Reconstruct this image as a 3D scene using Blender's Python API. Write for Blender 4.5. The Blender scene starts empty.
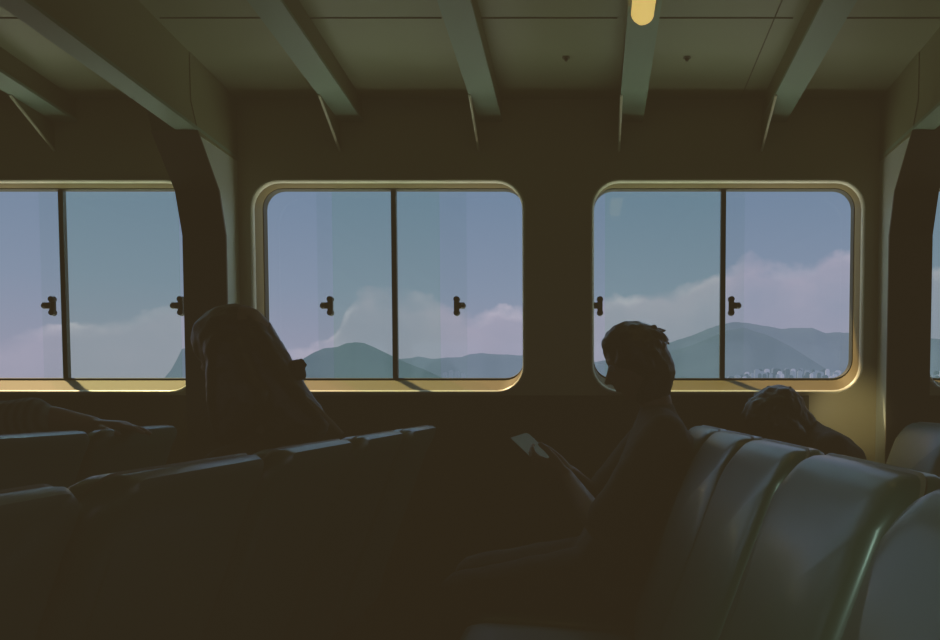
import bpy, bmesh, math, random
from mathutils import Vector, Matrix
random.seed(7)
C = bpy.context.scene.collection
PI = math.pi
EYE = 1.08
F = 800.0; XP = 590.0; YP = 436.3; TH = math.radians(2.6)
WY = 3.3                      # inner face of the window wall
GY = 3.41                     # plane of the glass
def W(x, y, Z):               # calibration: world point at distance Z for a measured direction
    s, c = math.sin(TH), math.cos(TH)
    v = (YP-y)/F; t = (v*c-s)/(c+v*s)
    return Vector(((x-XP)/F*Z*(c-t*s), Z, EYE+t*Z))
# ------------------------------------------------------------------ materials
def mat(name, col, rough=.6, metal=0., spec=.5, noise=0., nscale=8., bump=0., coat=0., emit=None, estr=0., sheen=0.):
    m = bpy.data.materials.new(name); m.use_nodes = True
    nt = m.node_tree; b = nt.nodes['Principled BSDF']
    b.inputs['Base Color'].default_value = (*col, 1)
    b.inputs['Roughness'].default_value = rough; b.inputs['Metallic'].default_value = metal
    b.inputs['Specular IOR Level'].default_value = spec
    b.inputs['Coat Weight'].default_value = coat
    b.inputs['Sheen Weight'].default_value = sheen
    if emit:
        b.inputs['Emission Color'].default_value = (*emit, 1); b.inputs['Emission Strength'].default_value = estr
    if noise or bump:
        tc = nt.nodes.new('ShaderNodeTexCoord'); n = nt.nodes.new('ShaderNodeTexNoise')
        n.inputs['Scale'].default_value = nscale; n.inputs['Detail'].default_value = 4
        nt.links.new(tc.outputs['Object'], n.inputs['Vector'])
        if noise:
            mx = nt.nodes.new('ShaderNodeMix'); mx.data_type = 'RGBA'
            mx.inputs['A'].default_value = (*[c*(1-noise) for c in col], 1)
            mx.inputs['B'].default_value = (*[min(1, c*(1+noise)) for c in col], 1)
            nt.links.new(n.outputs['Fac'], mx.inputs['Factor']); nt.links.new(mx.outputs['Result'], b.inputs['Base Color'])
        if bump:
            bp = nt.nodes.new('ShaderNodeBump'); bp.inputs['Strength'].default_value = bump; bp.inputs['Distance'].default_value = .004
            nt.links.new(n.outputs['Fac'], bp.inputs['Height']); nt.links.new(bp.outputs['Normal'], b.inputs['Normal'])
    return m
def glass_mat(name, tint, milk=0., refl=.022):
    m = bpy.data.materials.new(name); m.use_nodes = True
    nt = m.node_tree; nt.nodes.clear()
    out = nt.nodes.new('ShaderNodeOutputMaterial'); tr = nt.nodes.new('ShaderNodeBsdfTransparent'); tr.inputs[0].default_value = (*tint, 1)
    gl = nt.nodes.new('ShaderNodeBsdfGlossy'); gl.inputs['Roughness'].default_value = .05
    mx = nt.nodes.new('ShaderNodeMixShader'); mx.inputs[0].default_value = refl
    nt.links.new(tr.outputs[0], mx.inputs[1]); nt.links.new(gl.outputs[0], mx.inputs[2]); last = mx
    if milk:
        tl = nt.nodes.new('ShaderNodeBsdfTranslucent'); tl.inputs[0].default_value = (.8, .88, .95, 1)
        m2 = nt.nodes.new('ShaderNodeMixShader'); m2.inputs[0].default_value = milk
        nt.links.new(mx.outputs[0], m2.inputs[1]); nt.links.new(tl.outputs[0], m2.inputs[2]); last = m2
    nt.links.new(last.outputs[0], out.inputs[0])
    return m
M = {}
M['ceiling'] = mat('ceiling paint', (.26, .30, .19), .42, noise=.06, nscale=2.5, bump=.15, spec=.5)
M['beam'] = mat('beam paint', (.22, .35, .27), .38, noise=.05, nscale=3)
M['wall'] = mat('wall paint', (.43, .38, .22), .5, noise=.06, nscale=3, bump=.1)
M['deckweb'] = mat('deck beam side shade', (.24, .26, .15), .5, noise=.05, nscale=3)  # ceiling paint slightly darkened to shade the deck beam sides
M['web'] = mat('beam side shade', (.16, .17, .09), .5, noise=.05, nscale=3)  # shade put into the colour of the beam sides
M['wall_shade'] = mat('lower wall shade', (.075, .062, .035), .6, noise=.08, nscale=3)  # dark colour stands in for the shade below the windows
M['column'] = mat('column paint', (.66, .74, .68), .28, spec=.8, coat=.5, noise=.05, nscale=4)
M['face_shade'] = mat('column face shade', (.07, .06, .04), .5, noise=.06, nscale=4)  # backlit shade put into the colour of the column's front face
M['frame'] = mat('window frame enamel', (.18, .14, .06), .6, spec=.15, noise=.08, nscale=5)
M['lip'] = mat('window lip', (.80, .76, .58), .35, noise=.05, nscale=9)
M['rubber'] = mat('black rubber', (.03, .035, .025), .6, noise=.1, nscale=30)
M['mullion'] = mat('mullion metal', (.045, .055, .045), .4, metal=.4, noise=.1, nscale=20)
M['vinyl'] = mat('teal vinyl', (.026, .115, .082), .44, noise=.12, nscale=14, bump=.05, spec=1.0, coat=.6)
M['vinyl'].node_tree.nodes['Principled BSDF'].inputs['Coat Roughness'].default_value = .2
M['piping'] = mat('seat piping', (.16, .15, .11), .45, noise=.1, nscale=30)
M['shell'] = mat('seat shell', (.03, .024, .016), .55, noise=.1, nscale=12)
M['steel'] = mat('dark steel', (.05, .045, .035), .45, metal=.6, noise=.1, nscale=12)
M['floor'] = mat('dark deck floor', (.045, .038, .026), .6, noise=.2, nscale=6, bump=.2)
M['skin'] = mat('skin', (.22, .12, .075), .5, noise=.06, nscale=20)
M['hair'] = mat('dark hair', (.012, .010, .008), .42, noise=.3, nscale=60, bump=.5)
M['darkshirt'] = mat('dark cloth', (.035, .028, .02), .85, noise=.2, nscale=40, bump=.3)
M['greyshirt'] = mat('dark grey cloth', (.05, .05, .04), .85, noise=.2, nscale=40, bump=.3)
M['trousers'] = mat('dark trouser cloth', (.025, .022, .018), .9, noise=.2, nscale=40, bump=.3)
M['shoe'] = mat('shoe', (.03, .025, .02), .6, noise=.1, nscale=20)
M['strap'] = mat('strap', (.30, .24, .16), .5, noise=.1, nscale=30)
M['scrunchie'] = mat('scrunchie', (.02, .016, .013), .8, noise=.2, nscale=60, bump=.4)
M['phonebody'] = mat('phone body', (.02, .02, .02), .3, noise=.05, nscale=30)
M['phonescreen'] = mat('phone screen', (.06, .09, .09), .25, noise=.05, nscale=30, emit=(.30, .48, .45), estr=.05)
M['lamp'] = mat('lamp tube', (.8, .65, .3), .5, noise=.02, emit=(1.0, .70, .20), estr=.62)
M['lamphouse'] = mat('lamp housing', (.30, .32, .24), .5, noise=.05)
M['bolt'] = mat('bolt', (.06, .06, .04), .5, noise=.1)
M['seam'] = mat('seam sealant', (.10, .11, .08), .7, noise=.1)
M['eye'] = mat('eye', (.25, .25, .24), .2, noise=.02)
# striped sleeve
m = mat('striped sleeve cloth', (.12, .13, .10), .85); nt = m.node_tree
tc = nt.nodes.new('ShaderNodeTexCoord'); wv = nt.nodes.new('ShaderNodeTexWave'); wv.inputs['Scale'].default_value = 14; wv.inputs['Distortion'].default_value = .6
cr = nt.nodes.new('ShaderNodeValToRGB'); cr.color_ramp.elements[0].color = (.05, .06, .045, 1); cr.color_ramp.elements[1].color = (.16, .19, .15, 1)
nt.links.new(tc.outputs['Object'], wv.inputs['Vector']); nt.links.new(wv.outputs['Fac'], cr.inputs['Fac']); nt.links.new(cr.outputs['Color'], nt.nodes['Principled BSDF'].inputs['Base Color'])
M['stripe'] = m
M['glass'] = glass_mat('clear window glass', (.975, .97, .99))
M['tinted'] = glass_mat('teal tinted sash glass', (.92, .985, .93))
M['edgefilm'] = glass_mat('pale edge of sash glass', (.97, .99, .98))
# ------------------------------------------------------------------ helpers
def link(name, me, material, parent=None, smooth=False):
    o = bpy.data.objects.new(name, me); C.objects.link(o)
    if material: me.materials.append(material)
    if parent: o.parent = parent
    if smooth:
        for p in me.polygons: p.use_smooth = True
    return o
def obj(name, bm, material, parent=None, smooth=False, autosmooth=None):
    bmesh.ops.recalc_face_normals(bm, faces=bm.faces)
    me = bpy.data.meshes.new(name); bm.to_mesh(me); bm.free()
    if autosmooth:
        me.polygons.foreach_set('use_smooth', [True]*len(me.polygons)); me.set_sharp_from_angle(angle=math.radians(autosmooth))
    return link(name, me, material, parent, smooth)
def tag(o, label, cat, group=None):
    o['label'] = label; o['category'] = cat
    if group: o['group'] = group
    return o
def empty(name, loc=(0, 0, 0), parent=None):
    o = bpy.data.objects.new(name, None); C.objects.link(o); o.location = loc; o.empty_display_size = .1
    if parent: o.parent = parent
    return o
def thing(name, label, cat, loc=(0, 0, 0), group=None): return tag(empty(name, loc), label, cat, group)
def struct(o): o['kind'] = 'structure'; return o
def box(bm, a, b, bevel=0.):
    a, b = Vector(a), Vector(b)
    r = bmesh.ops.create_cube(bm, size=1, matrix=Matrix.Translation((a+b)/2) @ Matrix.Diagonal((*(b-a), 1)))
    if bevel:
        es = list({e for v in r['verts'] for e in v.link_edges})
        bmesh.ops.bevel(bm, geom=es, offset=bevel, segments=2, affect='EDGES', profile=.5)
def prism(bm, pts, d):        # polygon pts extruded along vector d
    vs = [bm.verts.new(p) for p in pts]; ws = [bm.verts.new(Vector(p)+Vector(d)) for p in pts]
    n = len(pts); bm.faces.new(vs); bm.faces.new(ws[::-1])
    for i in range(n): bm.faces.new((vs[i], ws[i], ws[(i+1) % n], vs[(i+1) % n]))
def rr(x0, x1, z0, z1, r, n=7):      # rounded rectangle points, counter clockwise
    r = max(min(r, (x1-x0)/2-1e-4, (z1-z0)/2-1e-4), 1e-4); out = []
    for cx, cz, a0 in ((x1-r, z0+r, -PI/2), (x1-r, z1-r, 0), (x0+r, z1-r, PI/2), (x0+r, z0+r, PI)):
        for i in range(n+1):
            a = a0+PI/2*i/n; out.append((cx+r*math.cos(a), cz+r*math.sin(a)))
    return out
def loft(bm, rings, cap0=False, cap1=False):
    vr = [[bm.verts.new(p) for p in r] for r in rings]
    for A, B in zip(vr, vr[1:]):
        n = len(A)
        for i in range(n): bm.faces.new((A[i], A[(i+1) % n], B[(i+1) % n], B[i]))
    if cap0: bm.faces.new(vr[0][::-1])
    if cap1: bm.faces.new(vr[-1])
    return vr
def tube(bm, pts, r, n=10):
    pts = [Vector(p) for p in pts]; rings = []
    for i, p in enumerate(pts):
        d = (pts[min(i+1, len(pts)-1)]-pts[max(i-1, 0)]).normalized()
        a = d.orthogonal().normalized() if i == 0 else (a-d*a.dot(d)).normalized()
        b = d.cross(a); rad = r[i] if isinstance(r, (list, tuple)) else r
        rings.append([p+(a*math.cos(2*PI*k/n)+b*math.sin(2*PI*k/n))*rad for k in range(n)])
    loft(bm, rings, True, True)
# ------------------------------------------------------------------ window wall
WC = [-.823+1.396*k for k in range(-3, 5)]
WC[2] += .055; WC[4] -= .012; WC[5] -= .035
HW = .556
Z0 = W(390, 392.5, WY).z; Z1 = W(390, 180.5, WY).z           # outer frame bottom, top
G0 = W(390, 378, GY).z; G1 = W(390, 190, GY).z             # glass bottom, top
SL = .07
CEIL0 = W(500, 99, WY).z
def ceil_z(y):
    return CEIL0+SL*(WY-max(y, -1.0)) - (SL*(-1.0-y) if y < -1 else 0)
XL, XR = WC[0]-.698, WC[-1]+.698
BY = -1.0-(WY+1.0)            # far wall, mirror of the window wall
def wall_with_holes(name, y, flip, m):
    bm = bmesh.new()
    zt = CEIL0
    for c in WC:
        ring = rr(c-HW, c+HW, Z0, Z1, .115)
        cx, cz = c, (Z0+Z1)/2
        hl, hr = c-(XL if c == WC[0] else (WC[WC.index(c)-1]+c)/2), (XR if c == WC[-1] else (WC[WC.index(c)+1]+c)/2)-c; out = []
        n = len(ring)
        vi = [bm.verts.new((p[0], y, p[1])) for p in ring]
        # project onto the cell rectangle
        vo = []
        for k, p in enumerate(ring):
            q = k//8; i = k % 8
            sx = (1, 1, -1, -1)[q]; sz = (-1, 1, 1, -1)[q]
            zc = 0 if sz < 0 else zt
            horiz_first = q in (0, 2)       # q0: arc runs from bottom side to right side
            half = i < 4; hx = hr if sx > 0 else hl
            onz = half if horiz_first else not half
            if i in (3, 4): P = (cx+sx*hx, zc)
            elif onz: P = (p[0] if i in (0, 7) else cx+sx*(HW-.115)+(hx-HW+.115)*sx*min(i, 7-i)/3.0, zc)
            else: P = (cx+sx*hx, p[1] if i in (0, 7) else (Z0+.115 if sz < 0 else Z1-.115)+(zc-(Z0+.115 if sz < 0 else Z1-.115))*min(i, 7-i)/3.0)
            vo.append(bm.verts.new((P[0], y, P[1])))
        for i in range(n):
            j = (i+1) % n
            try: bm.faces.new((vi[i], vi[j], vo[j], vo[i]))
            except ValueError: pass
    bmesh.ops.remove_doubles(bm, verts=bm.verts, dist=1e-4)
    # give it thickness
    r = bmesh.ops.extrude_face_region(bm, geom=bm.faces[:])
    d = .06 if flip > 0 else -.06
    bmesh.ops.translate(bm, verts=[v for v in r['geom'] if isinstance(v, bmesh.types.BMVert)], vec=(0, d, 0))
    return struct(obj(name, bm, m))
wall_with_holes('wall_front', WY, 1, M['wall'])
wall_with_holes('wall_back', BY, -1, M['wall'])
def make_window(n, c, flip=False, full=True, split=(None, None), shift=0.):
    root = struct(empty('window_%d' % n, (0, 0, 0)))
    def Y(y): return y if not flip else BY-(y-WY)
    def ring(ins, y, dz0=0., r=.115, insx=None):
        ix = ins if insx is None else insx
        return [(p[0], Y(y), p[1]) for p in rr(c-HW+ix, c+HW-ix, Z0+ins+dz0, Z1-ins, r)]
    bm = bmesh.new()
    loft(bm, [ring(-.004, WY+.001, 0, .117), ring(-.003, WY-.012, 0, .117), ring(.003, WY-.016, 0, .112), ring(.008, WY-.012, 0, .108), ring(.010, WY+.004, 0, .106)])
    obj('frame_lip', bm, M['lip'], root, autosmooth=50)
    b = G0-Z0
    t = Z1-G1
    bm = bmesh.new()
    rings = [ring(.009, WY-.002, 0, .107), ring(.010, WY+.02, .006, .10), ring(.010, GY-.04, b*.55, .092), ring(.006, GY-.012, b-.014, .085)]
    loft(bm, rings)
    obj('frame', bm, M['frame'], root, autosmooth=40)
    bm = bmesh.new()
    loft(bm, [ring(.005, GY-.014, b-.015, .086), ring(.010, GY-.016, b-.012, .080), ring(.012, GY-.008, b-.012, .078), ring(.012, GY+.02, b-.012, .078), ring(.0, GY+.03, 0, .09)])
    obj('gasket', bm, M['rubber'], root, autosmooth=40)
    bm = bmesh.new(); a = min(Y(GY+.006), Y(GY+.010)); 
    zz0, zz1 = Z0+b-.01, Z1-.014
    if not full:
        box(bm, (c-HW+.02, a, zz0), (c+HW-.02, a+.004, zz1)); obj('pane', bm, M['glass'], root); 
    else:
        # outer clear pane behind everything, tinted sliding sashes in front
        box(bm, (c-HW+.016, a+.012, zz0), (c+HW-.016, a+.015, zz1)); obj('pane', bm, M['glass'], root)
        for (s0, s1, e0, e1, hx, hd) in split:
            g = bmesh.new(); box(g, (e1 if abs(e0-s0) < .008 else s0, GY+.002, zz0+.004), (e0 if abs(e1-s1) < .008 else s1, GY+.006, zz1-.004)); so = obj('sash_pane', g, M['tinted'], root)
            g = bmesh.new(); box(g, (e0, GY-.001, zz0+.006), (e1, GY+.001, zz1-.006)); ed = obj('pane_edge', g, M['edgefilm'], so); ed['label'] = 'pale overlapping edge strip of the sash'
            if hx is not None:
                zc = W(458, 306, GY-.01).z
                g = bmesh.new(); box(g, (hx-.011, GY-.018, zc-.038), (hx+.011, GY-.001, zc+.038), .003)
                for s in (-1, 1): 
                    bmesh.ops.create_cone(g, cap_ends=True, segments=12, radius1=.014, radius2=.012, depth=.02, matrix=Matrix.Translation((hx, GY-.012, zc+s*.028)) @ Matrix.Rotation(PI/2, 4, 'X'))
                la = obj('latch', g, M['rubber'], so, autosmooth=40)
                g = bmesh.new(); box(g, (min(hx, hx+hd*.036), GY-.026, zc-.012), (max(hx, hx+hd*.036), GY-.008, zc+.014), .004)
                bmesh.ops.create_uvsphere(g, u_segments=10, v_segments=8, radius=.013, matrix=Matrix.Translation((hx+hd*.028, GY-.02, zc)))
                obj('latch_knob', g, M['rubber'], la, autosmooth=40)
    bm = bmesh.new(); y0, y1 = sorted((Y(GY-.012), Y(GY+.012))); 
    xm = c+shift
    box(bm, (xm-.011, y0, Z0+b-.02), (xm+.011, y1, Z1-.012), .003); obj('mullion', bm, M['mullion'], root)
    return root
def gx(x, Z=GY): return W(x, 300, Z).x
wn = 1
specs = {2: [(gx(42), gx(65), gx(42), gx(60), gx(54), -1), (gx(65), gx(186), gx(180), gx(186), gx(182), -1)],
         3: [(gx(318), gx(396), gx(318), gx(333), gx(331), -1), (gx(396), gx(467), gx(440), gx(467), gx(457), 1)],
         4: [(gx(594), gx(722), gx(594), gx(605), gx(600), -1), (gx(724), gx(745), gx(726), gx(744), gx(731), 1)],
         5: [(gx(925), gx(1000), gx(925), gx(932), None, -1), (gx(1052), gx(1100), gx(1052), gx(1070), gx(1056), 1)]}

for i, c in enumerate(WC):
    if i in (2, 3, 4, 5):
        make_window(i-1, c, split=specs[i], shift={2: gx(65)-c, 3: gx(395)-c, 4: gx(722.5)-c, 5: gx(1052)-c}[i])
    elif 0 < i < 7: make_window({1: 5, 6: 6}[i], c, full=False)
for j, c in enumerate(WC): make_window(7+j, c, flip=True, full=False)
# ------------------------------------------------------------------ room shell
bm = bmesh.new(); box(bm, (XL, BY, -.06), (XR, WY+.06, 0)); struct(obj('floor', bm, M['floor']))
bm = bmesh.new()
ys = [WY+.06, -1.0, BY-.06]
prof = [(XL, y, ceil_z(y)) for y in ys] + [(XL, y, ceil_z(y)+.05) for y in ys[::-1]]
prism(bm, prof, (XR-XL, 0, 0)); struct(obj('ceiling', bm, M['ceiling']))
bm = bmesh.new(); box(bm, (XL, WY-.012, 0), (.90, WY, Z0-.012), .002); box(bm, (.90, WY-.012, 0), (1.18, WY, .80)); box(bm, (1.34, WY-.012, 0), (XR, WY, Z0-.012), .002); struct(obj('trim_70', bm, M['wall_shade']))  # added sheet for the shade under the windows, lower near the lit corner
for nm, x0, x1 in (('wall_left', XL-.06, XL), ('wall_right', XR, XR+.06)):
    bm = bmesh.new(); box(bm, (x0, BY-.06, -.06), (x1, WY+.06, 2.75)); struct(obj(nm, bm, M['wall']))
# ceiling seams and bolts
k = 1
zs = W(560, 17, 2.66)
def seam(p, q):
    global k
    bm = bmesh.new(); tube(bm, [p, q], .0022, 6); struct(obj('trim_%d' % k, bm, M['seam'])); k += 1
def onceil(x, y):                # direction -> point on the sloped ceiling
    for it in range(400):
        Z = 1.2+it*.006
        p = W(x, y, Z)
        if p.z >= ceil_z(Z): return Vector((p.x, Z, ceil_z(Z)-.0015))
    return p
ya = onceil(560, 17).y
for a, b in ((-1.42, -1.07), (-.95, -.49), (-.37, .09), (.21, .67), (.79, 1.16), (-2.0, -1.53)):
    seam((a, ya, ceil_z(ya)-.001), (b, ya, ceil_z(ya)-.001))
xs_ = onceil(765, 40).x
seam((xs_, WY-.01, ceil_z(WY)-.001), (xs_, 1.6, ceil_z(1.6)-.001))
for (px, py) in ((566, 57), (687, 57)):
    p = onceil(px, py)
    bm = bmesh.new(); bmesh.ops.create_cone(bm, cap_ends=True, segments=10, radius1=.009, radius2=.005, depth=.012, matrix=Matrix.Translation((0, 0, -.005)) @ Matrix.Rotation(PI, 4, 'X'))
    bmesh.ops.create_cone(bm, cap_ends=True, segments=16, radius1=.014, radius2=.014, depth=.002)
    o = obj('ceiling_bolt', bm, M['bolt']); o.location = p
    tag(o, 'small dark bolt in the ceiling panel '+('left of the ceiling lamp' if px < 600 else 'right of the ceiling lamp'), 'bolt')
# ------------------------------------------------------------------ beams, knees, columns
BW = .1
KZ = W(481, 150, WY).z
BZ = W(497, 122, WY).z
def beam_prism(x0, x1, zb, extra=0.):
    bm = bmesh.new()
    g = lambda y: zb+(ceil_z(y)-CEIL0)*extra
    pts = [(x0, WY, g(WY)), (x0, -1., g(-1.)), (x0, BY, g(BY)), (x0, BY, ceil_z(BY)+.01), (x0, -1., ceil_z(-1.)+.01), (x0, WY, ceil_z(WY)+.01)]
    prism(bm, pts, (x1-x0, 0, 0)); return bm
def strip(x0, x1, zb, extra):
    bm = bmesh.new(); g = lambda y: zb+(ceil_z(y)-CEIL0)*extra
    pts = [(x0, WY, g(WY)), (x0, -1., g(-1.)), (x0, BY, g(BY)), (x0, BY, g(BY)+.012), (x0, -1., g(-1.)+.012), (x0, WY, g(WY)+.012)]
    prism(bm, pts, (x1-x0, 0, 0)); return bm
n = 20
for xr in (-3.24, -2.66, -2.08, -.92, -.355, .215, .795, 1.94, 2.5, 3.1):
    root = struct(empty('trim_%d' % n)); n += 1
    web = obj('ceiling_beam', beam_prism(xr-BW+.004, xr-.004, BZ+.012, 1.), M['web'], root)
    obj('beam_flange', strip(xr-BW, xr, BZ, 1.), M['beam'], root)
    bm = bmesh.new()
    y1 = WY-.24
    pts = [(xr-BW, WY+.005, KZ), (xr-BW, y1, BZ+SL*.24+.003), (xr-BW, WY+.005, BZ+.003)]
    prism(bm, pts, (.006, 0, 0)); obj('knee_plate', bm, M['web'], root)
    bm = bmesh.new(); tube(bm, [(xr-BW+.003, WY+.003, KZ-.003), (xr-BW+.003, y1-.003, BZ+SL*.24)], .0055, 8); obj('knee_highlight', bm, M['lip'], root)  # pale tube painting a highlight along the knee plate edge
zf = W(215, 235, 3.17).z; zt = W(215, 150, 2.99).z
HB = W(239, 160, WY).z
for x0, x1, bx0, bx1 in ((-1.60, -1.43, -1.51, -1.43), (1.175, 1.345, 1.175, 1.255), (-4.39, -4.22, -4.3, -4.22), (3.97, 4.14, 3.97, 4.05)):
    root = struct(empty('trim_%d' % n)); n += 1
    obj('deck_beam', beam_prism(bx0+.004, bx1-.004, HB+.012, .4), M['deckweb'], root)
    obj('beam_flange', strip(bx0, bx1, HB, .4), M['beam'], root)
    outer = [(3.18, 0.0), (3.18, zf), (3.13, zf+.16), (2.97, zt+.06)]
    bm = bmesh.new(); prism(bm, [(x0+.004, WY+.002, 0)]+[(x0+.004, y, z) for y, z in outer]+[(x0+.004, WY+.002, zt+.06)], (x1-x0-.008, 0, 0))
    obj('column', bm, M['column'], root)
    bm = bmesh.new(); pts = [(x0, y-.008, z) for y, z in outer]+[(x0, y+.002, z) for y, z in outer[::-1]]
    prism(bm, pts, (x1-x0, 0, 0)); obj('column_face', bm, M['face_shade'], root)
    bm = bmesh.new(); prism(bm, [(x0+.001, WY+.002, zt+.05), (x0+.001, 2.975, zt+.05), (x0+.001, 2.92, HB+.10), (x0+.001, 2.92, ceil_z(2.92)+.01), (x0+.001, WY+.002, ceil_z(WY)+.01)], (x1-x0-.002, 0, 0))
    obj('gusset', bm, M['deckweb'], root)
# ------------------------------------------------------------------ unseen eave, added to block the high sun
bm = bmesh.new(); box(bm, (XL-.5, WY+.06, EYE+1.22), (XR+.5, WY+.53, EYE+1.30), .01); struct(obj('trim_60', bm, M['wall']))
# ------------------------------------------------------------------ ceiling lamp
lx = .155
p0 = onceil(637, 27)
t = thing('ceiling_lamp', 'glowing yellow tube lamp fixed under the ceiling at the top photo edge', 'lamp', (lx, 2.30, ceil_z(2.3)))
zz = BZ+SL*(WY-2.3)-ceil_z(2.3)
bm = bmesh.new(); tube(bm, [(0, .16, zz-.055), (0, .12, zz-.055), (0, -.55, zz-.055+.045)], [.016, .034, .036], 18); obj('tube', bm, M['lamp'], t, smooth=True)
bm = bmesh.new(); box(bm, (-.045, -.56, zz-.02), (.045, .15, zz+.0), .004); box(bm, (-.04, -.585, zz-.07), (.04, -.555, zz+.03), .006)
obj('housing', bm, M['lamphouse'], t)
# ------------------------------------------------------------------ seats
SW = .452
def seat_parts():
    """origin: floor below the middle; top front edge of the backrest at x = 0, faces -x"""
    P = {}
    ztop = .995; zb = .40; H = ztop-zb
    def bend(z):                                  # lean of the front surface
        h = (ztop-z); return -.36*h - .05*math.sin(min(1, h/H)*PI)
    def place(rings):                             # (y, z, d): d = depth behind the front surface
        return [[(bend(z)+d*(1-.1)+.0, y, z) for (y, z, d) in r] for r in rings]
    def ringf(ins, d, r): return [(y, z, d) for y, z in rr(-SW/2+.006+ins, SW/2-.006-ins, zb+ins, ztop-ins, r, 8)]
    def fine(prof): return place([ringf(i, d, r) for i, d, r in prof])
    bm = bmesh.new()
    rings = fine([(.15, -.002, .03), (.09, -.001, .035), (.045, .001, .04), (.02, .005, .046), (.007, .012, .05), (.001, .024, .053), (0, .045, .054)])
    loft(bm, rings, cap0=True); 
    # denser cap: subdivide for the lumbar bend
    P['backrest'] = (bm, M['vinyl'], 'pad')
    bm = bmesh.new()
    loft(bm, fine([(.0015, .043, .054), (-.003, .049, .057), (.0015, .055, .054)]))
    P['piping'] = (bm, M['piping'], 's')
    bm = bmesh.new()
    rings = fine([(.0, .05, .054), (.0, .07, .054), (.006, .088, .06), (.02, .098, .065), (.06, .104, .05)])
    loft(bm, rings, cap1=True); P['back_shell'] = (bm, M['vinyl'], 's')
    xb = bend(.45)
    bm = bmesh.new()
    def cu(ins, z, r): return [(p[0], p[1], z - .03*max(0, (p[0]-(xb-.46))/.46)) for p in rr(xb-.47+ins, xb+.02-ins, -SW/2+.006+ins, SW/2-.006-ins, r, 6)]
    loft(bm, [cu(.02, .375, .05), cu(.003, .385, .06), cu(0, .41, .06), cu(.0, .435, .06), cu(.008, .453, .055), (cu(.03, .463, .045)), cu(.09, .467, .03)], True, True)
    P['cushion'] = (bm, M['vinyl'], 's')
    bm = bmesh.new(); box(bm, (xb-.40, -SW/2+.02, .33), (xb+.03, SW/2-.02, .38), .01)
    box(bm, (xb-.02, -.05, .33), (xb+.06, .05, .40), .01)
    P['seat_pan'] = (bm, M['shell'], 's')
    for s in (-1, 1):
        bm = bmesh.new()
        tube(bm, [(xb-.05, s*.15, .335), (xb-.03, s*.15, .02), (xb-.03, s*.15, 0.0)], .02, 10)
        box(bm, (xb-.13, s*.15-.03, 0), (xb+.07, s*.15+.03, .012), .003)
        P['leg%d' % s] = (bm, M['steel'], 's')
    return P
proto = {}
for nm, (bm, m, k) in seat_parts().items():
    bmesh.ops.recalc_face_normals(bm, faces=bm.faces)
    me = bpy.data.meshes.new(nm.rstrip('-1') if nm.startswith('leg') else nm); bm.to_mesh(me); bm.free(); me.materials.append(m)
    me.polygons.foreach_set('use_smooth', [True]*len(me.polygons)); me.set_sharp_from_angle(angle=math.radians(55))
    proto[nm] = me
def seat(x0, yc, label, group):
    r = thing('ferry_seat', label, 'seat', (x0, yc, 0), group)
    for nm, me in proto.items():
        o = bpy.data.objects.new('leg' if nm.startswith('leg') else nm, me); C.objects.link(o); o.parent = r
    return r
YC = [.84-.225, 1.30-.225, 1.77-.225, 2.24-.225, 2.71-.225]
XA, XB_, XC_, XD = .33, -.585, -1.45, 1.20
right = ['dark teal vinyl seat cut off by the lower right corner of the photo',
         'broad teal vinyl seat with a bluish lit top roll, second from the right photo edge',
         'teal vinyl seat with a lit narrow back, just beyond the broad teal seat',
         'shaded teal seat just behind the person holding a phone, its pale top edge catching light',
         'dark seat that the person looking at a phone sits on']
for yc, l in zip(YC, right): seat(XA, yc, l, 'teal seats in the row on the right')
left = ['dark seat at the lower left corner with a thin pale rim along its top',
        'dark seat left of centre with a long dim blue top, in front of the column',
        'dark seat with a bright blue top, just below the seated long-haired person',
        'dark seat with a small blue top, right beside the back of the long-haired person',
        'dark seat with a small blue top, nearest left of the phone']
for yc, l in zip(YC, left): seat(XB_, yc, l, 'dark seats in the row left of the aisle')
fl = ['dark seat against the left photo edge whose blue top shows below the striped sleeve',
      'dark seat with a blue top under the resting wrist and hand',
      'dark seat with a narrow pale top between the resting hand and the column']
for yc, l in zip(YC[2:], fl): seat(XC_, yc, l, 'dark seats in the far left row')
fr = ['dark seat back at the right edge behind the nearest teal seat', 'dark seat with a pale blue top in front of the right column']
for yc, l in zip((2.38, 2.85), fr): seat(XD, yc, l, 'dark seats in the far right row')
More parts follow.
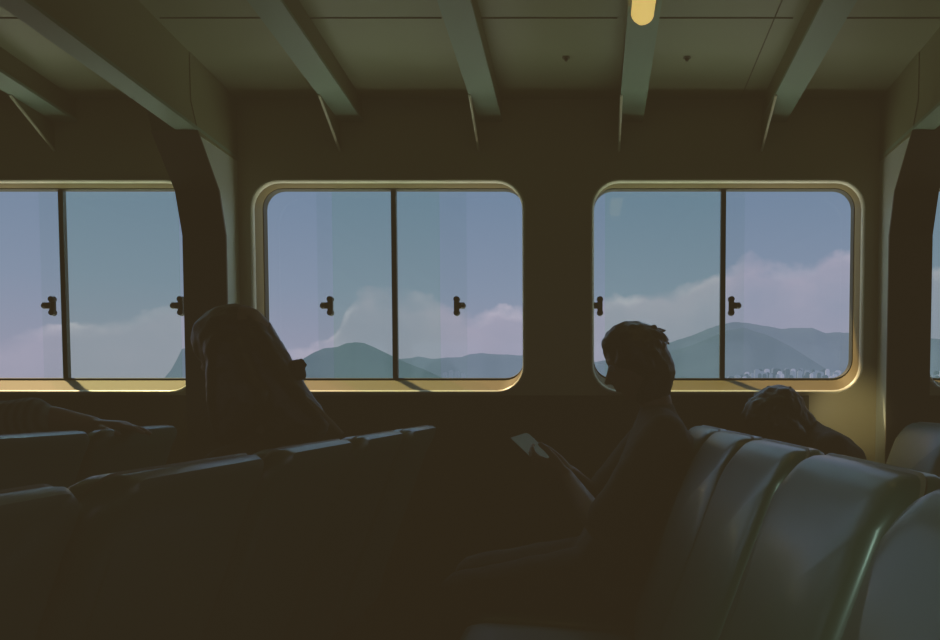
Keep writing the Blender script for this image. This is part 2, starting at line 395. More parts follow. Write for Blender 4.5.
# ------------------------------------------------------------------ people
def hull(bm, sph):
    """convex hull of spheres [(centre, r)] as a separate closed shell"""
    t = bmesh.new()
    for c, r in sph:
        bmesh.ops.create_icosphere(t, subdivisions=2, radius=r, matrix=Matrix.Translation(Vector(c)))
    res = bmesh.ops.convex_hull(t, input=t.verts)
    junk = list({g for g in res['geom_interior']+res['geom_unused'] if isinstance(g, bmesh.types.BMVert)})
    bmesh.ops.delete(t, geom=junk, context='VERTS')
    me = bpy.data.meshes.new('t'); t.to_mesh(me); t.free(); bm.from_mesh(me); bpy.data.meshes.remove(me)
def fuse(name, bm, material, parent, voxel=.006, it=4, noise=0., nsc=.03):
    me = bpy.data.meshes.new(name); bm.to_mesh(me); bm.free()
    o = bpy.data.objects.new(name, me); C.objects.link(o)
    md = o.modifiers.new('r', 'REMESH'); md.mode = 'VOXEL'; md.voxel_size = voxel; md.use_smooth_shade = True
    if it:
        sm = o.modifiers.new('s', 'SMOOTH'); sm.iterations = it; sm.factor = .5
    if noise:
        tx = bpy.data.textures.new('c', 'CLOUDS'); tx.noise_scale = nsc
        dm = o.modifiers.new('d', 'DISPLACE'); dm.texture = tx; dm.strength = noise; dm.mid_level = .5
    bpy.context.view_layer.update()
    dg = bpy.context.evaluated_depsgraph_get()
    m2 = bpy.data.meshes.new_from_object(o.evaluated_get(dg))
    bpy.data.objects.remove(o); bpy.data.meshes.remove(me); m2.name = name
    m2.materials.clear()
    return link(name, m2, material, parent, smooth=True)
V = Vector
def frame(f, up=(0, 0, 1)):
    f = V(f).normalized(); r = f.cross(V(up)).normalized(); u = r.cross(f); return f, r, u
def head(bm, c, f, s=1.0, roll=0.):
    f, r, u = frame(f)
    if roll: R = Matrix.Rotation(roll, 3, f); r = R @ r; u = R @ u
    P = lambda a, b, d: V(c)+(f*a+r*b+u*d)*s
    hull(bm, [(P(-.015, 0, .03), .083*s), (P(.025, 0, .035), .068*s), (P(-.03, 0, .0), .07*s)])
    hull(bm, [(P(.02, 0, .03), .066*s), (P(.035, .028, -.02), .034*s), (P(.035, -.028, -.02), .034*s), (P(.045, 0, -.085), .026*s), (P(-.01, .035, -.055), .022*s), (P(-.01, -.035, -.055), .022*s), (P(.062, 0, -.092), .016*s)])
    hull(bm, [(P(.088, 0, .01), .006*s), (P(.112, 0, -.028), .008*s), (P(.092, .012, -.033), .007*s), (P(.092, -.012, -.033), .007*s)])
    for b in (-1, 1):
        hull(bm, [(P(.0, b*.077, .02), .008*s), (P(-.016, b*.088, .028), .007*s), (P(-.006, b*.08, -.025), .006*s), (P(-.02, b*.084, .0), .007*s)])
        hull(bm, [(P(.082, b*.018, .026), .008*s), (P(.072, b*.045, .028), .008*s)])
    hull(bm, [(P(.083, .018, -.053), .007*s), (P(.083, -.018, -.053), .007*s), (P(.09, 0, -.051), .008*s)])
    hull(bm, [(P(.083, .013, -.063), .007*s), (P(.083, -.013, -.063), .007*s), (P(.088, 0, -.063), .008*s)])
    return f, r, u
def hand(bm, w, d, n, side, curl=.35, s=1.0, spread=.0):
    """w wrist, d direction, n palm normal (where fingers curl to), side = thumb side"""
    d = V(d).normalized(); n = V(n); n = (n-d*n.dot(d)).normalized(); t = V(side); t = (t-d*t.dot(d)-n*t.dot(n)).normalized()
    w = V(w); K = []
    for i, (o, L) in enumerate(((.033, .084), (.011, .088), (-.012, .085), (-.033, .077))): K.append(w+t*o*s+d*L*s)
    hull(bm, [(w+t*.016*s, .016*s), (w-t*.016*s, .016*s), (K[0], .0125*s), (K[1], .013*s), (K[2], .0125*s), (K[3], .0115*s)])
    for i, (k, L, r) in enumerate(zip(K, (.072, .08, .074, .058), (.0092, .0095, .009, .008))):
        p = k; a = curl*(.7+.12*i); rr_ = r*s
        for seg in (.45, .30, .25):
            dir_ = (d*math.cos(a)+n*math.sin(a)+t*spread*(1.5-i)*.25).normalized()
            q = p+dir_*L*seg*s; hull(bm, [(p, rr_), (q, rr_*.92)]); p = q; rr_ *= .92; a += curl*.8
    p = w+t*.022*s+d*.018*s+n*.006*s; rr_ = .0125*s
    for L, a, b in ((.042, .75, .25), (.032, .45, .4), (.026, .25, .5)):
        q = p+(d*math.cos(a)*1.0+t*math.sin(a)+n*b*.5).normalized()*L*s; hull(bm, [(p, rr_), (q, rr_*.9)]); p = q; rr_ *= .9
def limb(bm, pts):
    for (a, ra), (b, rb) in zip(pts, pts[1:]): hull(bm, [(a, ra), (b, rb)])
def figure(name, label, hips, chest, neck, headc, face, arms, legs, shirt, sleeves=(1, .5), lat=(0, 1, 0), hs=1.0, hairf=None, roll=0., group=None, k=1.0, sleeve_full=False, shoulder=.165):
    """arms: two dicts (shoulder offset from chest by lateral), legs: two lists of joints"""
    root = thing(name, label, 'person', (hips[0], hips[1], 0), group)
    off = V((hips[0], hips[1], 0)); S = lambda p: V(p)-off
    L = V(lat).normalized(); hips, chest, neck, headc = S(hips), S(chest), S(neck), S(headc)
    waist = hips.lerp(chest, .5)
    sh = []
    def torso(bm, g):
        hull(bm, [(hips+L*.085*k, .105*k+g), (hips-L*.085*k, .105*k+g), (waist+L*.06*k, .092*k+g), (waist-L*.06*k, .092*k+g)])
        hull(bm, [(waist+L*.06*k, .092*k+g), (waist-L*.06*k, .092*k+g), (chest+L*.08*k, .10*k+g), (chest-L*.08*k, .10*k+g)])
        up = (neck-chest).normalized()
        hull(bm, [(chest+L*.08*k, .10*k+g), (chest-L*.08*k, .10*k+g), (chest+up*.075*k+L*shoulder*k, .05*k+g), (chest+up*.075*k-L*shoulder*k, .05*k+g), (chest+up*.10*k, .06*k+g)])
    bm = bmesh.new(); torso(bm, 0)
    up = (neck-chest).normalized()
    hull(bm, [(chest+up*.10*k, .055*k), (neck, .052*k)]); hull(bm, [(neck, .052*k), (headc-(headc-neck).normalized()*.03, .05*k)])
    f, r, u = head(bm, headc, face, hs, roll)
    sb = bmesh.new(); torso(sb, .012)
    hull(sb, [(chest+up*.10*k, .066*k), (chest+up*.135*k, .06*k)])
    for sgn, A in zip((1, -1), arms):
        s0 = chest+up*.075*k+L*sgn*shoulder*k
        e, w = S(A['elbow']), S(A['wrist'])
        limb(bm, [(s0, .05*k), (s0.lerp(e, .4), .045*k), (e, .037*k)]); limb(bm, [(e, .037*k), (e.lerp(w, .3), .038*k), (w, .0245*k)])
        hand(bm, w, A['d'], A['n'], A['t'], A.get('curl', .35), k)
        sl = A.get('sleeve', .55)
        end = s0.lerp(e, min(1, sl/.5*1.0)) if sl <= .5 else e.lerp(w, (sl-.5)*2)
        g = .012
        if sl <= .5: limb(sb, [(s0, .055*k+g), (end, .047*k+g)])
        else: limb(sb, [(s0, .055*k+g), (e, .043*k+g), (end, (.04-.012*(sl-.5)*2)*k+g)])
    tb = bmesh.new()
    hull(tb, [(hips+L*.085*k, .118*k), (hips-L*.085*k, .118*k), (hips.lerp(waist, .5)+L*.07*k, .108*k), (hips.lerp(waist, .5)-L*.07*k, .108*k)])
    fbs = []
    for sgn, J in zip((1, -1), legs):
        h0 = hips+L*sgn*.09*k; kn, an, toe = [S(p) for p in J]
        limb(bm, [(h0, .088*k), (kn, .058*k)]); limb(bm, [(kn, .056*k), (kn.lerp(an, .3), .056*k), (an, .037*k)])
        heel = an+(an-toe)*.25; heel.z = an.z-.045
        hull(bm, [(an, .036*k), (heel, .026*k), (toe, .024*k), (toe+L*.02, .02*k), (toe-L*.02, .02*k)])
        limb(tb, [(h0, .10*k), (kn, .072*k)]); limb(tb, [(kn, .072*k), (kn.lerp(an, .88), .056*k)])
        fb = bmesh.new(); fbs.append(fb)
        hull(fb, [(an-V((0, 0, .01)), .042*k), (heel, .034*k), (toe, .032*k), (toe+L*.02, .028*k), (toe-L*.02, .028*k)])
    body = fuse('body', bm, M['skin'], root, .0055, 3)
    fuse('shirt', sb, shirt, root, .009, 5, .012, .07)
    fuse('trousers', tb, M['trousers'], root, .009, 5, .01, .08)
    for fb in fbs: fuse('shoe', fb, M['shoe'], root, .008, 3)
    for b in (-1, 1):
        eb = bmesh.new(); bmesh.ops.create_uvsphere(eb, u_segments=12, v_segments=8, radius=.0115*hs, matrix=Matrix.Translation(headc+(f*.079+r*b*.031+u*.006)*hs))
        obj('eye', eb, M['eye'], root, smooth=True)
    return root, off, (headc, f, r, u)
def tufts(bm, c, f, r, u, n, R, rad, lo=-.3, seed=3, front=.75):
    rnd = random.Random(seed)
    while n:
        d = V((rnd.gauss(0, 1), rnd.gauss(0, 1), rnd.gauss(0, 1))).normalized()
        if d.z < lo or d.x > front: continue
        p = c+(f*d.x+r*d.y+u*d.z)*R; t = (f*rnd.uniform(-1, 1)+r*rnd.uniform(-1, 1)-u*rnd.uniform(0, 1.5)).normalized()
        hull(bm, [(p, rad), (p+t*.03+ (p-c).normalized()*rnd.uniform(0, .01), rad*.35)]); n -= 1
# person 2 : reads a phone, right row
y2 = 2.49
hc = W(637, 361, y2)
face2 = (-.93, .10, -.36)
hips = (.05, y2, .555)
root, off, (c, f, r, u) = figure('person', 'person seated by the right window with head bowed over a phone, short thick hair', hips, (.22, y2, .90), (.205, y2, 1.07), hc, face2,
    [dict(elbow=(.02, y2+.23, .74), wrist=tuple(W(572, 474, y2+.10)), d=(-.9, -.25, .25), n=(0, -.6, .7), t=(-.2, -.6, .8), curl=.55, sleeve=.45),
     dict(elbow=(.03, y2-.25, .72), wrist=tuple(W(566, 476, y2-.05)), d=(-.9, .15, .30), n=(0, .75, .65), t=(-.2, .5, .8), curl=.6, sleeve=.45)],
    [[(-.38, y2+.13, .50), (-.36, y2+.14, .11), (-.52, y2+.14, .04)], [(-.38, y2-.12, .50), (-.38, y2-.13, .11), (-.54, y2-.13, .04)]],
    M['greyshirt'], hs=1.0, shoulder=.178)
hb = bmesh.new()
hull(hb, [(c-f*.010+u*.03, .093), (c+f*.012+u*.052, .080)]); hull(hb, [(c-f*.012+u*.03, .090), (c-f*.04-u*.05, .066)]); hull(hb, [(c-f*.04-u*.05, .066), (W(652, 392, y2)-off, .058)])
for b in (-1, 1): hull(hb, [(c+r*b*.045+u*.03-f*.01, .055), (c+r*b*.058-u*.03-f*.02, .033)])
hull(hb, [(c+f*.055+u*.075+r*.03, .03), (c+f*.055+u*.075-r*.03, .03), (c+f*.075+u*.055+r*.02, .018)])
tufts(hb, c-f*.012+u*.028, f, r, u, 40, .088, .012)
fuse('hair', hb, M['hair'], root, .0055, 3, .007, .02)
# phone in the hands
ph = W(533, 451, y2+.02)
t = thing('smartphone', 'dark smartphone with a pale teal lit screen held in front of the person', 'phone', ph)
def slab(w, h, th, r, zo=0): 
    bm = bmesh.new(); loft(bm, [[(p[0], p[1], z) for p in rr(-w/2+i, w/2-i, -h/2+i, h/2-i, r, 5)] for i, z in ((.002, zo), (0, zo+th*.3), (0, zo+th*.7), (.002, zo+th))], True, True); return bm
obj('phone_body', slab(.078, .155, .008, .012), M['phonebody'], t, autosmooth=40)
obj('screen', slab(.072, .148, .0008, .009, .0078), M['phonescreen'], t)
bm = bmesh.new(); box(bm, (-.03, .045, -.003), (-.008, .068, .0005), .001); obj('camera_bump', bm, M['phonebody'], t)
# the screen looks up and towards its reader
zax = V((.30, -.52, .80)).normalized(); yax = V((-.62, .45, .55)); yax = (yax-zax*yax.dot(zax)).normalized(); xax = yax.cross(zax)
t.rotation_euler = Matrix((xax, yax, zax)).transposed().to_euler()
# person 1 : long hair, left row
y1 = 2.02
hc = W(237, 350, y1)
hips = (-.875, y1, .56)
root, off, (c, f, r, u) = figure('person', 'person with long dark hair gathered at the back, seated before the left column', hips, (-.83, y1, .84), (-.85, y1, 1.04), hc, (-.92, .30, -.14),
    [dict(elbow=(-.93, y1+.22, .70), wrist=(-1.13, y1+.10, .66), d=(-.8, -.6, 0), n=(0, 0, -1), t=(-.5, .0, .3), sleeve=.85),
     dict(elbow=(-.92, y1-.22, .70), wrist=(-1.13, y1-.10, .66), d=(-.8, .6, 0), n=(0, 0, -1), t=(-.5, .0, .3), sleeve=.85)],
    [[(-1.28, y1+.11, .52), (-1.26, y1+.12, .11), (-1.42, y1+.12, .04)], [(-1.28, y1-.11, .52), (-1.27, y1-.12, .11), (-1.43, y1-.12, .04)]],
    M['darkshirt'], k=.97)
hb = bmesh.new()
pt = lambda x, y, Z=y1: W(x, y, Z)-off
hull(hb, [(pt(236, 341), .096), (pt(238, 341), .094), (pt(238, 352), .092)])
hull(hb, [(c+u*.032, .087), (c+f*.03+u*.03, .083)])
hull(hb, [(pt(238, 343), .094), (pt(262, 372), .082), (pt(246, 380), .09)])
hull(hb, [(pt(262, 372), .082), (pt(282, 396), .066), (pt(262, 400), .075)])
hull(hb, [(pt(282, 396), .066), (pt(308, 424), .052), (pt(285, 425), .055)])
for dy in (-.07, .07):
    hull(hb, [(pt(228, 350, y1+dy), .05), (pt(224, 400, y1+dy*1.3), .042)]); hull(hb, [(pt(224, 400, y1+dy*1.3), .042), (pt(226, 435, y1+dy*1.3), .03)])
    hull(hb, [(pt(225, 350, y1+dy), .05), (pt(250, 400, y1+dy), .05), (pt(240, 420, y1+dy), .045)])
tufts(hb, pt(232, 345), V((-1, 0, 0)), V((0, 1, 0)), V((0, 0, 1)), 16, .088, .010, 0., 5, .95)
h1 = fuse('hair', hb, M['hair'], root, .006, 4, .006, .03)
sc = bmesh.new()
bmesh.ops.create_uvsphere(sc, u_segments=20, v_segments=14, radius=.5, matrix=Matrix.Translation(pt(297, 370)) @ Matrix.Rotation(math.radians(-35), 4, 'Y') @ Matrix.Diagonal((.038, .046, .056, 1)))
for i in range(10):
    a = i/10*2*PI
    hull(sc, [(pt(297, 370)+V((math.cos(a)*.011, math.sin(a)*.016, math.sin(a*1.0)*.020)), .011)])
hull(sc, [(pt(290, 372), .02), (pt(284, 382), .035)])
s_ = fuse('hair_knot', sc, M['scrunchie'], h1, .004, 1, .006, .012)
bm = bmesh.new(); tube(bm, [pt(306, 398, y1-.09), pt(320, 411, y1-.09), pt(331, 422, y1-.09), pt(342, 434, y1-.09)], [.004, .006, .006, .006], 8)
b_ = obj('bag_strap', bm, M['strap'], root, smooth=True); b_['label'] = 'thin pale strap running down the back'
# person 3 : bent forward, far right
y3 = 2.84
hc = W(777, 424, y3)
hips = (.98, y3, .555)
root, off, (c, f, r, u) = figure('person', 'person slumped low below the right window, only dark head and shoulders showing', hips, (.85, y3, .85), (.775, y3, .96), hc, (-.75, -.05, -.65),
    [dict(elbow=(.70, y3+.22, .62), wrist=(.52, y3+.08, .60), d=(-.7, -.7, 0), n=(0, 0, -1), t=(-.5, 0, .5), sleeve=.7),
     dict(elbow=(.70, y3-.22, .62), wrist=(.52, y3-.08, .60), d=(-.7, .7, 0), n=(0, 0, -1), t=(-.5, 0, .5), sleeve=.7)],
    [[(.50, y3+.11, .50), (.50, y3+.12, .11), (.34, y3+.12, .04)], [(.50, y3-.11, .50), (.50, y3-.12, .11), (.34, y3-.12, .04)]],
    M['darkshirt'], k=.98)
hb = bmesh.new(); hull(hb, [(c-f*.03+u*.03, .10), (c+f*.01+u*.045, .088)]); hull(hb, [(c-f*.02+u*.02, .095), (c-f*.05-u*.06, .07)])
for b in (-1, 1): hull(hb, [(c+r*b*.05+u*.02, .055), (c+r*b*.065-u*.07-f*.01, .04)])
tufts(hb, c-f*.01+u*.03, f, r, u, 30, .098, .011, -.2, 11)
fuse('hair', hb, M['hair'], root, .006, 1, .01, .02)
# person 4 : arm along the seat tops, body beyond the left edge
y4 = 2.35
root, off, (c, f, r, u) = figure('person', 'person mostly beyond the left edge, arm in a striped sleeve resting along the seat tops', (-1.93, y4, .56), (-2.13, y4, .86), (-2.16, y4, 1.06), (-2.20, y4, 1.22), (-.95, .2, -.1),
    [dict(elbow=(-2.30, y4+.24, .68), wrist=(-2.42, y4+.1, .58), d=(-.8, -.6, 0), n=(0, 0, -1), t=(-.5, 0, .3), sleeve=.55),
     dict(elbow=tuple(W(38, 416.5, y4-.04)), wrist=tuple(W(94, 424.5, y4+.03)), d=(.97, .1, -.03), n=(.0, .0, -1), t=(.3, -1, 0), curl=.20, sleeve=.49)],
    [[(-2.30, y4+.12, .50), (-2.30, y4+.13, .11), (-2.45, y4+.13, .04)], [(-2.30, y4-.12, .50), (-2.30, y4-.12, .11), (-2.45, y4-.12, .04)]],
    M['stripe'])
hb = bmesh.new(); hull(hb, [(c-f*.025+u*.03, .095), (c+f*.01+u*.05, .08)]); hull(hb, [(c-f*.02+u*.02, .09), (c-f*.045-u*.04, .06)])
fuse('hair', hb, M['hair'], root, .006, 1, .01, .02)
# ------------------------------------------------------------------ outside
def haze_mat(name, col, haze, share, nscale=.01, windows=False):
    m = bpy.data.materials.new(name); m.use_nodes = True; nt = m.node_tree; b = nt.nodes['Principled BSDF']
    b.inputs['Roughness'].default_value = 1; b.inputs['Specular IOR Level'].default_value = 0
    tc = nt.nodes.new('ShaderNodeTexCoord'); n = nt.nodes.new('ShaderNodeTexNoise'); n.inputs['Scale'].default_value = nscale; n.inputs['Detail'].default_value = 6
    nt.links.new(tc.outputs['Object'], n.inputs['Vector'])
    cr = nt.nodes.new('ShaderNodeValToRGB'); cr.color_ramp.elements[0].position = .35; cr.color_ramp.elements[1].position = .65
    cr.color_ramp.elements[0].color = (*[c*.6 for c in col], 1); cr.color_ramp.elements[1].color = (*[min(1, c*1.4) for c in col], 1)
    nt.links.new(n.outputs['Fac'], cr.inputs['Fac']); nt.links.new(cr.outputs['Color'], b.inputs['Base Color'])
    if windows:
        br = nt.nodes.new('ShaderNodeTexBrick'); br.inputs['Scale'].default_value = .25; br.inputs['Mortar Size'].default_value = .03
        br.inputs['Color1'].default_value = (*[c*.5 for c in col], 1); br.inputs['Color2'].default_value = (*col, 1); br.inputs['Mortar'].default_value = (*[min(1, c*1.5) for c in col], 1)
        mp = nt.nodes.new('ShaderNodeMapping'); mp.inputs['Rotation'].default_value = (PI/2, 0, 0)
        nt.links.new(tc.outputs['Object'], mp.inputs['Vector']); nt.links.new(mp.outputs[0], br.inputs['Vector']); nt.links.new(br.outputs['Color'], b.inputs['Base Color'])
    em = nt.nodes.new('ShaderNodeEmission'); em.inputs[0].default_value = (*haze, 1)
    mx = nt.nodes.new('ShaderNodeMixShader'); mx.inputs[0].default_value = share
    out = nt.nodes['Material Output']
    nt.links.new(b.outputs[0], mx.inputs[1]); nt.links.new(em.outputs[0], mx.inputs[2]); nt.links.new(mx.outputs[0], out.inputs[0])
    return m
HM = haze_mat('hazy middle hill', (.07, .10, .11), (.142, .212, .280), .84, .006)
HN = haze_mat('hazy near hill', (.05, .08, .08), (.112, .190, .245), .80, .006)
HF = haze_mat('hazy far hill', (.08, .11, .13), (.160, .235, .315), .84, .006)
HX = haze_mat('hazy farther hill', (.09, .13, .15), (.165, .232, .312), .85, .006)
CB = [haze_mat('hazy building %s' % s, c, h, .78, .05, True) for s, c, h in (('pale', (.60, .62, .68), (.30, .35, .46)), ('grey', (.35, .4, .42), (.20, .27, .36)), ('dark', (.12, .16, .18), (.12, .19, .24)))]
from mathutils import noise as mn
SEA = EYE-7.0
def hill(label, prof, D, depth, m, seed):
    bm = bmesh.new(); rows = []
    pts = []
    for (xa, ya), (xb, yb) in zip(prof, prof[1:]):
        nseg = max(1, int(abs(xb-xa)/3))
        for i in range(nseg): pts.append((xa+(xb-xa)*i/nseg, ya+(yb-ya)*(i/nseg)))
    pts.append(prof[-1])
    NR = 14
    for j in range(-4, NR+1):
        row = []
        for (x, y) in pts:
            ridge = W(x, y, D); hgt = ridge.z-SEA
            if j < 0: q = V((ridge.x*(1-.03*j), D-depth*.12*j, SEA+hgt*(1+j/4.0)))
            else:
                t = j/NR; yy = D-depth*t; k = (1-t)**1.15
                nz = mn.noise(V((ridge.x*.006, yy*.006, seed)))*.22+mn.noise(V((ridge.x*.02, yy*.02, seed)))*.08
                sm = mn.noise(V((x*.06, seed, 0)))*.012+mn.noise(V((x*.2, seed, 1)))*.006
                q = V((ridge.x*(yy/D)**.5, yy, SEA+hgt*max(0, min(k*(1.0), k+nz*t*(1-t)*3)*(1+sm*(1-t)))))
            row.append(bm.verts.new(q))
        rows.append(row)
    for A, B in zip(rows, rows[1:]):
        for i in range(len(A)-1): bm.faces.new((A[i], A[i+1], B[i+1], B[i]))
    cx = sum(v.co.x for v in bm.verts)/len(bm.verts)
    bmesh.ops.translate(bm, verts=bm.verts, vec=(-cx, -D, -SEA))
    o = obj('hill', bm, m, smooth=True); o.location = (cx, D, SEA); return tag(o, label, 'hill')
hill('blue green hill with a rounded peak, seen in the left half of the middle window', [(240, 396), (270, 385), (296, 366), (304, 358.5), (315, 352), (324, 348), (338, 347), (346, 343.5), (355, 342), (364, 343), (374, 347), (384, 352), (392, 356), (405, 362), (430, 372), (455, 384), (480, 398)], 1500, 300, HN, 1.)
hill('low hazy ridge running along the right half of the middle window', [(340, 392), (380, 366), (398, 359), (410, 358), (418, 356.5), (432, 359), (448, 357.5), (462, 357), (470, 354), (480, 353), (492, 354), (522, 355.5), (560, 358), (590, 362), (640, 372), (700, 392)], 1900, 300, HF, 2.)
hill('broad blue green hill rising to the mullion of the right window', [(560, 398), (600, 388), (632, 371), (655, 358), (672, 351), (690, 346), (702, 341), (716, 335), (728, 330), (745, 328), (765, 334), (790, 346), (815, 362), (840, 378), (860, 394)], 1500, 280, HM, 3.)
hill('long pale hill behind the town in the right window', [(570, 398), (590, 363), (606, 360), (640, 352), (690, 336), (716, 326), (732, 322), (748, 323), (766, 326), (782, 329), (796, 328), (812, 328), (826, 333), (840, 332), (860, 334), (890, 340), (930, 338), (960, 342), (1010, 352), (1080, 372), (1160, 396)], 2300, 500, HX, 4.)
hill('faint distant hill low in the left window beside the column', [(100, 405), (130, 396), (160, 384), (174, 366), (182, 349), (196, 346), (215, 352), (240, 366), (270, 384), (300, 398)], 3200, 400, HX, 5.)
# town
rnd = random.Random(21)
def building(x, ytop, D, wpx, m, label, group):
    p = W(x, ytop, D); w = wpx/800*D; h = p.z-SEA
    bm = bmesh.new(); box(bm, (-w/2, -w*.4, 0), (w/2, w*.4, h))
    box(bm, (-w*.32, -w*.25, h), (w*.32, w*.25, h+1.2))
    box(bm, (-w*.58, -w*.46, 0), (w*.58, w*.46, h*.18))
    o = obj('building', bm, m); o.location = (p.x, D, SEA); tag(o, label, 'building', group)
slots = []
for row, D in enumerate((1060, 1110, 1160, 1210)):
    for a, b in ((727, 862), (924, 968)):
        x = a+rnd.uniform(0, 3)
        while x < b:
            wd = rnd.uniform(2.6, 5.4); slots.append((x+wd/2, wd, D, row)); x += wd*1.3+rnd.uniform(.3, 3.5)
for x, wd, D, row in slots:
    edge = min(1, max(.15, (x-722)/30.)) if x < 870 else 1
    yt = 379-(rnd.uniform(0, 3)+row*1.7+(rnd.random() < .12)*3)*edge-(2.5*edge if 755 < x < 830 else 0)
    m = CB[rnd.choice((0, 1, 1, 2, 2))]
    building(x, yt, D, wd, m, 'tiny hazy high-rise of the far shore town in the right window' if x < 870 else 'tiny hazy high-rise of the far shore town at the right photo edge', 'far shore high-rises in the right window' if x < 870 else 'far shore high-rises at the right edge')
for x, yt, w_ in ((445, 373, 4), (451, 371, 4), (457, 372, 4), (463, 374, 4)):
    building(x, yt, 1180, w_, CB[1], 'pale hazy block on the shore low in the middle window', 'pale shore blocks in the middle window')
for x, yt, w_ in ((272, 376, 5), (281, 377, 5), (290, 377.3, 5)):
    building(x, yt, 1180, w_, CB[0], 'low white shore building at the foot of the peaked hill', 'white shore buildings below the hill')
bm = bmesh.new(); bmesh.ops.create_grid(bm, x_segments=40, y_segments=40, size=1)
bmesh.ops.scale(bm, vec=(6000, 3000, 1), verts=bm.verts); bmesh.ops.translate(bm, vec=(0, 0, SEA), verts=bm.verts)
sea = mat('sea water', (.10, .16, .18), .25, noise=.2, nscale=.02, bump=.4)
o = obj('sea', bm, sea); o['kind'] = 'stuff'; o['label'] = 'grey blue sea around the ferry'; o['category'] = 'sea'
# ------------------------------------------------------------------ sky
w = bpy.data.worlds.new('World'); bpy.context.scene.world = w; w.use_nodes = True; nt = w.node_tree; nt.nodes.clear()
N = nt.nodes.new; LK = nt.links.new
def mth(op, a, b=None, c=None, clamp=False):
    n = N('ShaderNodeMath'); n.operation = op; n.use_clamp = clamp
    for i, v in enumerate((a, b, c)):
        if v is None: continue
        if isinstance(v, (int, float)): n.inputs[i].default_value = v
        else: LK(v, n.inputs[i])
    return n.outputs[0]
def mixc(fac, a, b):
    n = N('ShaderNodeMix'); n.data_type = 'RGBA'
    if isinstance(fac, (int, float)): n.inputs['Factor'].default_value = fac
    else: LK(fac, n.inputs['Factor'])
    for nm, v in (('A', a), ('B', b)):
        if isinstance(v, tuple): n.inputs[nm].default_value = (*v, 1)
        else: LK(v, n.inputs[nm])
    return n.outputs['Result']
tc = N('ShaderNodeTexCoord'); sp = N('ShaderNodeSeparateXYZ'); LK(tc.outputs['Generated'], sp.inputs[0])
X_, Y_, Z_ = sp.outputs
ay = mth('ABSOLUTE', Y_)
az = mth('ARCTAN2', X_, ay)                                   # azimuth from straight out of the window
hl = mth('SQRT', mth('ADD', mth('MULTIPLY', X_, X_), mth('MULTIPLY', Y_, Y_)))
el = mth('ARCTAN2', Z_, hl)
def azel(x, y):
    p = W(x, y, 10.)-V((0, 0, EYE)); return math.atan2(p.x, p.y), math.atan2(p.z, math.hypot(p.x, p.y))
ctop = [(-60, 350), (0, 340), (30, 332), (60, 324), (100, 322), (128, 318), (150, 311), (185, 310), (215, 325), (260, 345), (300, 348), (330, 338), (343, 318), (355, 300), (372, 290), (395, 288), (425, 292), (445, 304), (470, 312), (500, 306), (525, 310), (590, 305), (610, 298), (650, 294), (680, 286), (705, 277), (727, 270), (741, 260), (752, 256), (765, 262), (785, 266), (808, 268), (822, 256), (840, 250), (870, 252), (940, 268), (1000, 290)]
A0, A1, E1 = -.85, .55, .30
fc = N('ShaderNodeFloatCurve'); cv = fc.mapping.curves[0]
pts = [((azel(x, y)[0]-A0)/(A1-A0), azel(x, y)[1]/E1) for x, y in ctop]
pts = [(0., pts[0][1])]+pts+[(1., pts[-1][1])]
while len(cv.points) < len(pts): cv.points.new(.5, .5)
for p, q in zip(cv.points, pts): p.location = q
fc.mapping.update()
LK(mth('DIVIDE', mth('SUBTRACT', az, A0), A1-A0, clamp=True), fc.inputs['Value'])
top = mth('MULTIPLY', fc.outputs[0], E1)
cb = N('ShaderNodeCombineXYZ'); LK(az, cb.inputs[0]); LK(mth('MULTIPLY', el, 1.2), cb.inputs[1])
def noise(scale, detail, off=0., rough=.55):
    n = N('ShaderNodeTexNoise'); n.inputs['Scale'].default_value = scale; n.inputs['Detail'].default_value = detail; n.inputs['Roughness'].default_value = rough
    mp = N('ShaderNodeMapping'); mp.inputs['Location'].default_value = (off, off*.7, off*.3); LK(cb.outputs[0], mp.inputs[0]); LK(mp.outputs[0], n.inputs['Vector']); return n.outputs['Fac']
n1 = noise(26, 6, 3.1); n2 = noise(9, 5, 7.7); n3 = noise(60, 4, 1.3)
topn = mth('ADD', top, mth('ADD', mth('MULTIPLY', mth('SUBTRACT', n1, .5), .032), mth('MULTIPLY', mth('SUBTRACT', n3, .5), .010)))
d = mth('SUBTRACT', topn, el)                                # > 0 inside the cloud bank
soft = mth('ADD', .002, mth('MULTIPLY', mth('POWER', noise(12, 2, 5.5), 3.0), .10))
edge = mth('DIVIDE', mth('ADD', d, .002), soft, clamp=True)
# the bank thins out towards the horizon
body = mth('ADD', .35, mth('MULTIPLY', .60, mth('SUBTRACT', 1.0, mth('DIVIDE', d, .075, clamp=True))))
dens = mth('MULTIPLY', mth('MULTIPLY', edge, body), mth('ADD', -.12, mth('ADD', mth('MULTIPLY', n2, 1.3), mth('MULTIPLY', n1, .75))), clamp=True)
rim = mth('MULTIPLY', edge, mth('SUBTRACT', 1.0, mth('DIVIDE', d, .016, clamp=True)))
g = mth('DIVIDE', el, .27, clamp=True)
ramp = N('ShaderNodeValToRGB'); LK(mth('DIVIDE', mth('MAXIMUM', el, 0), 1.0, clamp=True), ramp.inputs[0])
e = ramp.color_ramp.elements; e[0].position = 0; e[0].color = (.318, .335, .415, 1); e[1].position = 1; e[1].color = (.12, .22, .42, 1)
for p_, c_ in ((.05, (.300, .325, .42)), (.13, (.228, .298, .400)), (.26, (.155, .246, .358)), (.5, (.14, .23, .40))):
    q = e.new(p_); q.color = (*c_, 1)
col = mixc(dens, ramp.outputs[0], mixc(n2, (.33, .345, .44), (.43, .41, .50)))
puff = mth('MULTIPLY', mth('SUBTRACT', noise(15, 3, 11.3), .46), 5.0, clamp=True)
col = mixc(mth('MULTIPLY', rim, puff, clamp=True), col, (.56, .53, .60))
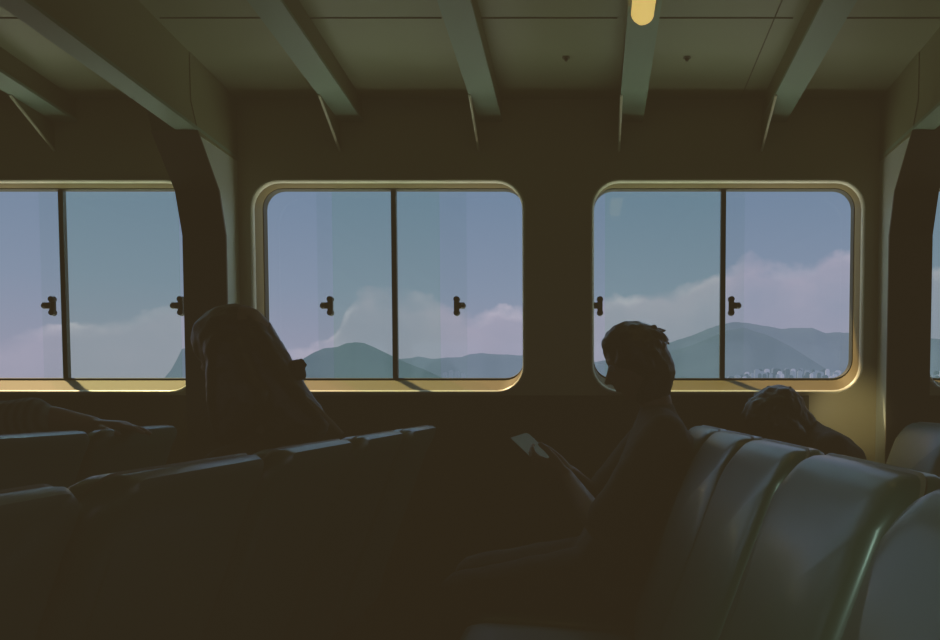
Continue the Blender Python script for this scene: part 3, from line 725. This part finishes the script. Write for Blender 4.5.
col = mixc(mth('LESS_THAN', el, 0), col, (.27, .30, .37))
bg = N('ShaderNodeBackground'); LK(col, bg.inputs[0]); bg.inputs[1].default_value = 1.0
wo = N('ShaderNodeOutputWorld'); LK(bg.outputs[0], wo.inputs[0])
# ------------------------------------------------------------------ lights
def lamp(name, typ, loc, energy, col, **k):
    l = bpy.data.lights.new(name, typ); l.energy = energy; l.color = col
    for a, b in k.items(): setattr(l, a, b)
    o = bpy.data.objects.new(name, l); C.objects.link(o); o.location = loc; return o
s = lamp('sun', 'SUN', (0, 8, 8), 6.3, (1.0, .74, .36), angle=math.radians(2))
s.rotation_euler = V((.60, -.50, -1.02)).to_track_quat('-Z', 'Y').to_euler()
o = lamp('sill_fill', 'AREA', (-.2, 5.3, -1.5), 165, (.98, 1.0, .80), shape='RECTANGLE', size=13, size_y=2.4)  # area lamp added below the sill to brighten cabin and ceiling
o.rotation_euler = (V((-.2, WY, 1.6))-o.location).to_track_quat('-Z', 'Y').to_euler()
o = lamp('back_fill', 'AREA', (-.2, BY-4, -1.2), 160, (.85, 1.0, .95), shape='RECTANGLE', size=14, size_y=3); o.data.energy = 120  # added fill lamp beyond the back windows
o.rotation_euler = (V((-.2, BY, 1.7))-o.location).to_track_quat('-Z', 'Y').to_euler()
o = lamp('seat_fill', 'SPOT', (-1.5, -.9, 2.0), 31, (.62, 1.0, .80), spot_size=math.radians(34), spot_blend=.9, shadow_soft_size=.18, specular_factor=.3)  # added spot lifting the right-hand seats, not a cabin fixture
o.rotation_euler = (V((.55, .95, .72))-o.location).to_track_quat('-Z', 'Y').to_euler()
o = lamp('bounce_fill', 'SPOT', (1.02, 2.98, 1.06), 1.1, (1.0, .86, .50), shadow_soft_size=.04, spot_size=math.radians(75), spot_blend=.8)  # added warm spot imitating sunlight bounced onto the wall
o.rotation_euler = (PI/2-.15, 0, -.12)
o = lamp('eave_fill', 'AREA', (-.2, 3.78, 2.22), 26, (.50, .78, 1.0), shape='RECTANGLE', size=13, size_y=.3)  # added blue fill under the eave for the seat tops
o.rotation_euler = V((0, -1, -.75)).to_track_quat('-Z', 'Y').to_euler()
o = lamp('ceiling_fill', 'AREA', (-.2, 3.84, -1.3), 120, (1.0, .97, .74), shape='RECTANGLE', size=13, size_y=.5)  # added strip lamp brightening the ceiling beside the window wall
o.rotation_euler = (V((-.2, WY, 1.6))-o.location).to_track_quat('-Z', 'Y').to_euler()
# ------------------------------------------------------------------ camera
cam = bpy.data.cameras.new('camera'); co = bpy.data.objects.new('camera', cam); C.objects.link(co)
co.location = (0, 0, EYE); co.rotation_euler = (PI/2-TH, 0, 0)
cam.sensor_width = 36; cam.lens = F/940*36; cam.shift_x = (470-XP)/940; cam.shift_y = (YP-320)/940
cam.clip_start = .02; cam.clip_end = 20000
sc_ = bpy.context.scene; sc_.camera = co
sc_.cycles.use_denoising = True
sc_.cycles.max_bounces = 10; sc_.cycles.diffuse_bounces = 6; sc_.cycles.transparent_max_bounces = 16
vs = sc_.view_settings; vs.view_transform = 'Standard'; vs.look = 'None'; vs.exposure = 0; vs.gamma = 1
# faded film tone: blacks never reach zero
vs.use_curve_mapping = True; cm = vs.curve_mapping
for i, b in ((0, .0265), (1, .0185), (2, .0090)):
    cm.curves[i].points[0].location = (0, b); cm.curves[i].points[-1].location = (1, 1)
cm.update()
